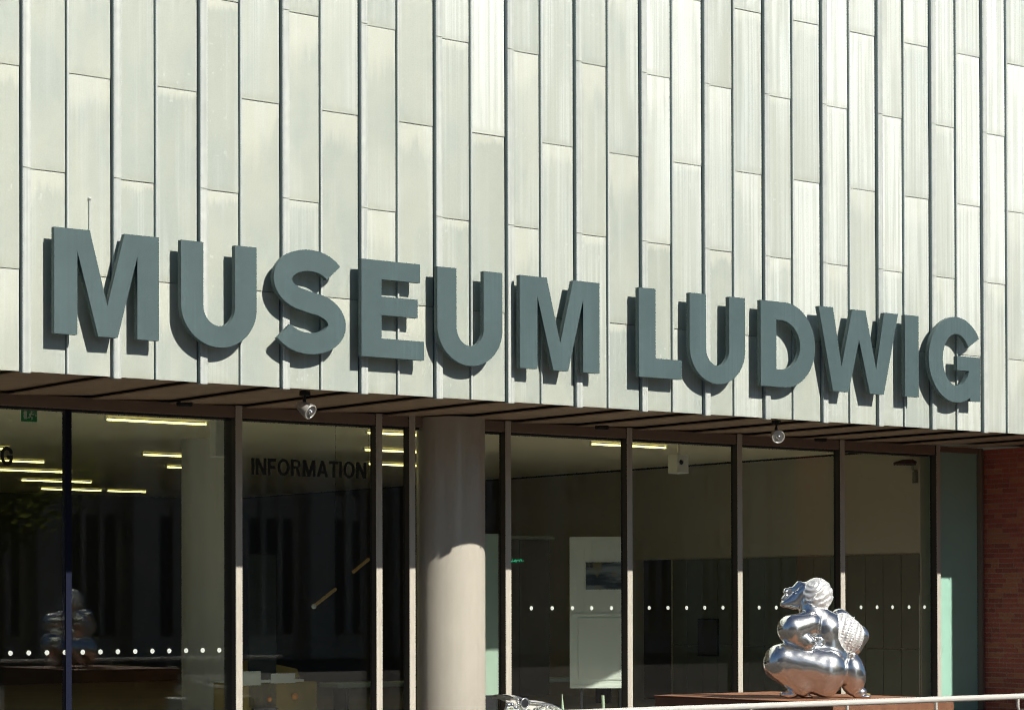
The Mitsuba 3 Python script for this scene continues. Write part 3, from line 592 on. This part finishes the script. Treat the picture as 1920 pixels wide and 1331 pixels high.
t = thing('handrail', 'brushed steel handrail running across the lower right corner', 'handrail')
RY = -7.5
def rz(x): return Z0 - 3.281
xs = np.linspace(-3.0, 11.0, 30)
put('rail', tube([[x, RY, rz(x)] for x in xs if x < 5.28], 0.0270, 24), 'steel', t, smooth=40)
put('rail', tube([[x, RY, rz(x)] for x in xs if x > 4.9], 0.0272, 24), 'steel', t, smooth=40)
for i, bx in enumerate((1.0, 2.1, 3.2, 4.36, 5.5, 6.62, 7.7, 8.8)):
    pz = rz(bx)
    put('bracket', tube([[bx, RY, pz - 0.020], [bx, RY, pz - 0.09], [bx + 0.012, RY + 0.004, pz - 0.125], [bx + 0.045, RY + 0.012, pz - 0.148], [bx + 0.09, RY + 0.02, pz - 0.152]] if i != 3 else [[bx, RY, pz - 0.020], [bx, RY, pz - 0.2], [bx, RY, pz - 0.35]], 0.014, 10), 'steel', t, smooth=50)
    put('post', cbox(bx + 0.085, bx + 0.125, RY + 0.0, RY + 0.05, 0.0, pz - 0.13, 0.004) if i != 3 else cbox(bx - 0.02, bx + 0.02, RY - 0.02, RY + 0.02, 0.0, pz - 0.34, 0.004), 'steel', t)

# ------------------------------------------------------------------ chrome crouching figure (signed distance blend, one surface)
def surface_nets(F, org, h):
    """naive surface nets on a regular grid of distances"""
    s = F < 0
    nx, ny, nz = F.shape
    c = [F[i:nx - 1 + i, j:ny - 1 + j, k:nz - 1 + k] for i in (0, 1) for j in (0, 1) for k in (0, 1)]
    cs = np.stack([x < 0 for x in c]); act = cs.any(0) & ~cs.all(0)
    idx = -np.ones(act.shape, int); cells = np.argwhere(act); idx[act] = np.arange(len(cells))
    vals = np.stack([x[act] for x in c], -1)
    off = np.array([[i, j, k] for i in (0, 1) for j in (0, 1) for k in (0, 1)], float)
    P = np.zeros((len(cells), 3)); N = np.zeros(len(cells))
    for a in range(8):
        for b in range(a + 1, 8):
            if np.abs(off[a] - off[b]).sum() != 1: continue
            va, vb = vals[:, a], vals[:, b]; m = (va < 0) != (vb < 0)
            tt = np.where(m, va / np.where(m, va - vb, 1), 0)[:, None]
            P += np.where(m[:, None], off[a] + tt * (off[b] - off[a]), 0); N += m
    V = (cells + P / N[:, None]) * h + org
    faces = []
    for ax in range(3):
        sl = [slice(None)] * 3; sl2 = [slice(None)] * 3; sl[ax] = slice(0, -1); sl2[ax] = slice(1, None)
        e = s[tuple(sl)] != s[tuple(sl2)]
        ij = np.argwhere(e); u, w = (ax + 1) % 3, (ax + 2) % 3
        ok = (ij[:, u] > 0) & (ij[:, w] > 0) & (ij[:, u] < F.shape[u] - 1) & (ij[:, w] < F.shape[w] - 1)
        ij = ij[ok]; pos = s[tuple(sl)][tuple(ij.T)]
        def g(du, dw):
            q = ij.copy(); q[:, u] -= du; q[:, w] -= dw; return idx[tuple(q.T)]
        A, Bq, Cq, D = g(1, 1), g(0, 1), g(0, 0), g(1, 0)
        f1 = np.stack([A, Bq, Cq], 1); f2 = np.stack([A, Cq, D], 1)
        f1[~pos] = f1[~pos][:, ::-1]; f2[~pos] = f2[~pos][:, ::-1]
        faces += [f1, f2]
    return V, np.vstack(faces)
K = 0.001083
def figure():
    h = 8.0
    lo, hi = np.array([200., -60., -330.]), np.array([1290., 1210., 330.])     # u right, v up, w towards the viewer; units of 1.083 mm
    n = ((hi - lo) / h).astype(int) + 1
    u, v, w = np.meshgrid(*[lo[i] + h * np.arange(n[i]) for i in range(3)], indexing='ij')
    v = 1235 - v                                                             # measured downwards
    def ell(c, r, a=0.0, b=0.0):
        x, y, z = u - c[0], v - c[1], w - c[2]
        ca, sa = math.cos(math.radians(a)), math.sin(math.radians(a)); x, y = ca * x + sa * y, -sa * x + ca * y
        cb, sb = math.cos(math.radians(b)), math.sin(math.radians(b)); x, z = cb * x + sb * z, -sb * x + cb * z
        k0 = np.sqrt((x / r[0])**2 + (y / r[1])**2 + (z / r[2])**2); k1 = np.sqrt((x / r[0]**2)**2 + (y / r[1]**2)**2 + (z / r[2]**2)**2)
        return k0 * (k0 - 1) / np.maximum(k1, 1e-9)
    def cap(a, ra, b, rb):
        a, b = np.array(a, float), np.array(b, float); d = b - a
        t = np.clip(((u - a[0]) * d[0] + (v - a[1]) * d[1] + (w - a[2]) * d[2]) / (d @ d), 0, 1)
        return np.sqrt((u - a[0] - t * d[0])**2 + (v - a[1] - t * d[1])**2 + (w - a[2] - t * d[2])**2) - (ra + t * (rb - ra))
    def un(a, b, k):
        hh = np.clip(0.5 + 0.5 * (b - a) / k, 0, 1); return b * (1 - hh) + a * hh - k * hh * (1 - hh)
    P = np.stack([u, v, w], -1)
    # hips and legs
    butt1 = ell((835, 1010, 70), (165, 205, 165), 8)
    butt2 = ell((1080, 1012, -70), (128, 205, 165), -6)
    thigh1 = cap((800, 970, 90), 215, (418, 888, 140), 168)
    shin1 = cap((405, 930, 145), 140, (600, 1090, 130), 125)
    thigh2 = cap((1000, 980, -110), 150, (420, 940, -60), 118)
    shin2 = cap((400, 960, -70), 110, (640, 1110, -80), 95)
    d = un(un(thigh1, shin1, 40), cap((425, 975, 135), 105, (800, 1075, 110), 150), 22)
    d = un(d, un(thigh2, shin2, 40), 14)
    b = un(butt1, butt2, 10)
    d = un(d, b, 26)
    d = un(d, ell((480, 1195, 120), (85, 34, 58), 4), 18)                    # near foot
    d = un(d, ell((640, 1214, 90), (70, 20, 50), 6), 14)
    d = un(d, ell((1150, 1190, -40), (66, 46, 60), -25), 12)                 # heel of the far foot
    d = un(d, ell((1190, 1222, -20), (62, 16, 45), 0), 10)
    # trunk
    tr = cap((880, 850, 10), 152, (820, 590, -10), 180)
    tr = un(tr, cap((820, 600, 0), 170, (755, 500, 10), 128), 30)
    rib = ell((1000, 640, -25), (170, 185, 150), -18)
    su, sv = (u - 1000) * 0.94 + (v - 640) * 0.34, -(u - 1000) * 0.34 + (v - 640) * 0.94
    ridge = np.abs(np.sin(su * math.pi / 50 + 0.002 * sv)) ** 0.7 * 17 * (0.65 + 0.35 * np.sin(sv * 2 * math.pi / 24 + np.floor(su / 50) * 1.7 + 4 * meshkit.noise(P / 70.0, 8)))
    mask = np.clip((u - 830) / 40, 0, 1) * np.clip((820 - v) / 40, 0, 1) * np.clip((w + 60) / 40, 0, 1)
    rib = rib - ridge * mask + 5
    tr = un(tr, rib, 26)
    arm2 = cap((975, 490, -110), 92, (1145, 650, -90), 94)
    arm2 = un(arm2, cap((1150, 660, -85), 90, (1115, 770, -60), 62), 25)
    tr = un(tr, arm2, 12)
    d = un(d, un(tr, ell((700, 760, 60), (150, 95, 130)), 40), 30)
    arm1 = cap((650, 550, 125), 124, (508, 590, 185), 138)
    fore = cap((512, 625, 190), 118, (640, 715, 215), 76)
    arm = un(arm1, fore, 16)
    d = un(d, arm, 18)
    d = un(d, ell((770, 700, 130), (52, 48, 46)), 14)                        # clasped hand at the waist
    for i, (fx, fy) in enumerate(((722, 668), (716, 690), (722, 712), (736, 732))):
        d = un(d, cap((fx + 40, fy + 4, 168), 13, (fx - 14, fy, 176), 11), 5)
    # neck and head
    d = un(d, cap((722, 470, 30), 122, (672, 360, 10), 98), 34)
    face = cap((655, 235, 0), 92, (545, 330, 0), 78)
    face = un(face, ell((476, 348, 0), (62, 40, 58), -12), 34)               # chin
    face = un(face, cap((590, 175, 0), 38, (560, 205, 0), 34), 22)           # brow
    face = un(face, cap((548, 215, 0), 24, (470, 232, 0), 25), 12)           # nose
    face = un(face, ell((463, 242, 22), (20, 15, 16)), 8); face = un(face, ell((463, 242, -22), (20, 15, 16)), 8)
    face = un(face, ell((462, 281, 0), (30, 15, 42), -30), 10)               # lips
    face = un(face, ell((447, 303, 0), (28, 15, 38), -20), 10)
    for sgn in (1, -1):
        face = np.maximum(face, -ell((556, 238, sgn * 50), (24, 22, 20)))    # eye socket
        face = un(face, ell((566, 242, sgn * 48), (20, 18, 17)), 5)
        face = un(face, ell((655, 300, sgn * 92), (26, 46, 20), 20), 8)      # ear
    d = un(d, face, 22)
    hr = ell((745, 280, 0), (150, 172, 144), 12)
    ha = np.arctan2(v - 250, u - 760); hl = np.sqrt((u - 700)**2 + (v - 160)**2)
    wav = meshkit.fbm(P / 60.0, 3, 5) - 0.5
    strand = np.sin(hl / 8.0 + wav * 7 + w / 22.0)
    hr = hr - 5 * strand * np.clip((v - 110) / 70, 0.12, 1) - 8 * wav - 3
    hr = np.maximum(hr, -(u - 600 - 0.10 * (v - 120)))
    d = un(d, hr, 6)
    d = d + 13 * (meshkit.fbm(P / 105.0 + 3.3, 2, 9) - 0.5)
    d = np.maximum(d, v - 1233)
    V, Fc = surface_nets(d, lo, h)
    # move each vertex to the exact surface is not needed: smooth the lattice a little
    m = trimesh.Trimesh(V, Fc, process=False)
    trimesh.smoothing.filter_taubin(m, 0.5, 0.52, 6)
    return m
FU, FW = np.array([0.7968, -0.6042, 0.0]), np.array([-0.6042, -0.7968, 0.0])
fm = figure()
FC = np.array([5.975, -5.45, PZ])
fm0 = fm.vertices * [1, -1, 1] + [0, 1235, 0]
p = (fm.vertices - [735, 0, 0]) * K
p[:, 2] *= 0.92; p[:, 1] *= 0.98
wv = FC + p[:, :1] * FU + p[:, 2:3] * FW + np.array([0, 0, 1.0]) * p[:, 1:2]
fm = trimesh.Trimesh(wv, fm.faces, process=False)
t = thing('chrome_figure', 'polished chrome statue of a heavy crouching nude with curly hair, on the rust red plinth', 'statue')
cc = fm0[fm.faces].mean(1)
is_hair = (np.sqrt(((cc[:, 0] - 750) / 158)**2 + ((cc[:, 1] - 282) / 180)**2 + (cc[:, 2] / 152)**2) < 1.02) & (cc[:, 0] > 606 + 0.10 * (cc[:, 1] - 120)) & (cc[:, 1] < 330 + 0.55 * (cc[:, 0] - 620))
is_relief = (cc[:, 0] > 850) & (cc[:, 1] < 815) & (cc[:, 1] > 430) & (cc[:, 2] > -60) & (np.sqrt(((cc[:, 0] - 1000) / 185)**2 + ((cc[:, 1] - 640) / 200)**2 + ((cc[:, 2] + 25) / 175)**2) < 1.02) & ~is_hair
nrm = fm.vertex_normals.copy()
for nm, mask, mt in (('body', ~is_hair & ~is_relief, 'chrome'), ('hair', is_hair, 'satin_chrome'), ('ribbed_back', is_relief, 'satin_chrome')):
    used, inv = np.unique(fm.faces[mask], return_inverse=True)
    kk = t + '__' + nm
    scene[kk] = {'type': 'ply', 'filename': meshkit.write_ply((fm.vertices[used], inv.reshape(-1, 3)), True, normals=nrm[used]), 'face_normals': False, 'bsdf': {'type': 'ref', 'id': mt}}
t = thing('yellow_strap', 'small yellow strap lying by the statue\'s right foot', 'strap')
put('loop', tube([[6.62, -5.30, PZ + 0.012], [6.74, -5.30, PZ + 0.018], [6.86, -5.34, PZ + 0.012]], 0.010, 8), 'yellow_paint', t, smooth=40)

# ------------------------------------------------------------------ chrome metal piece at the bottom edge
t = thing('metal_sculpture', 'crumpled chrome metal piece with a round dark opening, at the bottom edge below the column', 'sculpture')
def shell(out, y, th, mat, name):
    m = xz(extr(Polygon(out), th), y); return put(name, m, mat, t)
put('base_block', cbox(5.30, 6.45, -1.25, -0.75, 0.0, Z0 - 3.66, 0.02), 'board_white', t)
prof = [(5.47, -3.425), (5.56, -3.432), (5.64, -3.462), (5.72, -3.492), (5.84, -3.505), (5.95, -3.510), (6.05, -3.535), (6.18, -3.585)]
verts, faces = [], []
for i, (a, b) in enumerate(prof):
    for j, (yy2, dz) in enumerate(((-1.14, -0.016), (-1.08, 0.0), (-0.92, 0.012), (-0.80, 0.0), (-0.74, -0.03))):
        verts.append([a, yy2, Z0 + b + dz])
for i in range(len(prof) - 1):
    for j in range(4):
        q0 = i * 5 + j; faces += [[q0, q0 + 5, q0 + 6], [q0, q0 + 6, q0 + 1]]
sh = trimesh.Trimesh(verts, faces, process=False).subdivide().subdivide()
sh2 = sh.copy(); sh2.vertices[:, 2] -= 0.012
put('hood', cat(sh, sh2), 'steel', t, smooth=40)
put('hood_edge', tube([[a, -1.145, Z0 + b - 0.018] for a, b in prof], 0.011, 10), 'chrome', t, smooth=60)
side = Polygon([(5.47, -3.44), (5.56, -3.448), (5.64, -3.478), (5.72, -3.508), (5.95, -3.526), (6.05, -3.551), (6.17, -3.60), (6.15, -3.66), (5.40, -3.66), (5.44, -3.55)])
sm = xz(extr(affinity.translate(side, 0, Z0), 0.02), -1.10)
put('side_sheet', sm, 'steel', t)
put('round_opening', cyl([5.63, -1.16, Z0 - 3.515], [5.63, -1.121, Z0 - 3.515], 0.052, 24), 'gasket', t); rg = trimesh.creation.torus(0.055, 0.009, 28, 10); rg.apply_transform(trimesh.transformations.rotation_matrix(math.pi / 2, [1, 0, 0])); rg.apply_translation([5.63, -1.16, Z0 - 3.515]); put('opening_ring', rg, 'chrome', t, smooth=True)
rg = trimesh.creation.torus(0.030, 0.010, 28, 10); rg.apply_transform(trimesh.transformations.rotation_matrix(math.pi / 2, [1, 0, 0])); rg.apply_translation([6.00, -1.13, Z0 - 3.580]); put('small_ring', rg, 'chrome', t, smooth=True)
pr = random.Random(5)
for i in range(9):
    cx, cz = 5.72 + i * 0.045 + pr.uniform(-.01, .01), -3.55 - pr.uniform(0.0, 0.07)
    a = pr.uniform(-0.6, 0.6)
    m = cbox(-0.045, 0.045, -0.014, 0.014, -0.008, 0.008, 0.004); m.apply_transform(trimesh.transformations.rotation_matrix(a, [0, 1, 0])); m.apply_translation([cx, -1.125 - pr.uniform(0, .02), Z0 + cz])
    put('chrome_rib', m, 'chrome', t)
lump = cat(*[trimesh.creation.icosphere(2, r).apply_translation([x, y, Z0 + z]) for x, y, z, r in ((5.42, -1.12, -3.535, 0.035), (5.46, -1.14, -3.53, 0.03), (5.40, -1.12, -3.57, 0.025), (5.50, -1.15, -3.565, 0.032), (5.53, -1.15, -3.59, 0.03), (5.545, -1.14, -3.52, 0.024), (5.545, -1.14, -3.48, 0.016), (5.55, -1.14, -3.45, 0.016))])
put('chrome_lump', lump, 'chrome', t, smooth=True)
put('rod', cyl([5.40, -1.1, Z0 - 3.485], [5.50, -1.1, Z0 - 3.50], 0.008, 8), 'steel', t)

# slim stakes behind the rail
t = thing('green_spike', 'pale green pointed spike at the bottom edge right of the chrome piece', 'spike')
put('spike', cyl([8.29, 1.5, 0.0], [8.27, 1.5, Z0 - 3.545], 0.05, 10, 0.004), 'stake_green', t, smooth=40); put('foot', cyl([8.29, 1.5, 0.0], [8.29, 1.5, 0.03], 0.09, 16), 'steel', t)
t = thing('green_post', 'thin pale green post standing in front of the display board', 'post')
put('shaft', cyl([8.97, 1.5, 0.0], [8.945, 1.5, Z0 - 3.585], 0.022, 10), 'stake_green', t, smooth=40); put('foot', cyl([8.97, 1.5, 0.0], [8.97, 1.5, 0.03], 0.09, 16), 'steel', t)

# ------------------------------------------------------------------ across the square: what the glass and the chrome mirror
O = thing('opposite_building', 'dark stone building across the square, seen only mirrored in the glass', 'building')
OY = -36.0
put('wall', box(6, 95, OY - 14, OY, 0, 9.2), 'opposite_stone', O)
for i in range(28):
    px = 7.5 + i * 3.1
    put('pier', cbox(px, px + 0.9, OY, OY + 0.7, 0, 8.6, 0.03), 'opposite_stone', O)
    if i < 27:
        put('window', box(px + 1.15, px + 2.85, OY, OY + 0.05, 0.8, 4.4), 'opposite_window', O); put('window', box(px + 1.15, px + 2.85, OY, OY + 0.05, 5.2, 8.2), 'opposite_window', O)
for i in range(27):
    px = 7.5 + i * 3.1
    for bx in (1.65, 2.25): put('window_bar', box(px + bx, px + bx + 0.16 + 0.10 * (i % 2), OY + 0.051, OY + 0.15, 0.8, 8.3), 'opposite_stone', O)
put('cornice', cbox(5.8, 95, OY - 0.3, OY + 0.9, 8.61, 9.25, 0.05), 'opposite_stone', O)
O2 = thing('opposite_building', 'pale stone building behind the viewer to the left, seen only in mirrored chrome', 'building')
put('wall', box(-85, -9, -64, -50, 0, 17), 'opposite_stone', O2)
for i in range(20):
    px = -84 + i * 3.7
    put('window', box(px + 0.6, px + 2.4, -50, -49.95, 1.2, 5.0), 'opposite_window', O2); put('window', box(px + 0.6, px + 2.4, -50, -49.95, 6.2, 10.0), 'opposite_window', O2); put('window', box(px + 0.6, px + 2.4, -50, -49.95, 11.2, 14.6), 'opposite_window', O2)
put('cornice', cbox(-85.3, -8.7, -64.2, -49.4, 17.01, 17.6, 0.05), 'opposite_stone', O2)
tr = random.Random(3)
def tree(x, y, h, r, label):
    t = thing('plane_tree', label, 'tree')
    trunk = [tube([[x, y, 0], [x + .05, y, h * .2], [x - .05, y + .05, h * .42], [x, y, h * .7], [x + .1, y, h * .9]], [.22, .17, .14, .09, .03], 10)]
    for i in range(9):
        a = i * 2.4; z = h * (.35 + .05 * i); l = r * tr.uniform(.6, .9)
        trunk.append(tube([[x, y, z], [x + math.cos(a) * l * .5, y + math.sin(a) * l * .5, z + l * .35], [x + math.cos(a) * l, y + math.sin(a) * l, z + l * .6]], [.07, .045, .015], 7))
    put('trunk', cat(*trunk), 'bark', t, smooth=50)
    n = 9000; rg2 = np.random.default_rng(int(x * 10))
    cl = rg2.normal(size=(60, 3)); cl /= np.linalg.norm(cl, axis=1)[:, None]; cl *= rg2.uniform(.35, 1, (60, 1)) ** .6
    c = cl[rg2.integers(0, 60, n)] * [r, r, h * .36] + rg2.normal(size=(n, 3)) * r * .15 + [x, y, h * .62]
    a = rg2.normal(size=(n, 3)); a /= np.linalg.norm(a, axis=1)[:, None]; b2 = np.cross(a, rg2.normal(size=(n, 3))); b2 /= np.linalg.norm(b2, axis=1)[:, None]
    s = rg2.uniform(.07, .14, (n, 1))
    V = np.stack([c - a * s, c - b2 * s * .6, c + a * s, c + b2 * s * .6], 1).reshape(-1, 3)
    I = np.arange(n)[:, None] * 4
    Fz = np.vstack([I + [0, 1, 2], I + [0, 2, 3]])
    put('crown', trimesh.Trimesh(V, Fz, process=False), 'leaf', t)
tree(15.2, -28.0, 10.5, 3.0, 'leafy tree across the square, mirrored in the left pane')
tree(10.5, -30.0, 10.0, 3.2, 'second leafy tree farther left across the square')
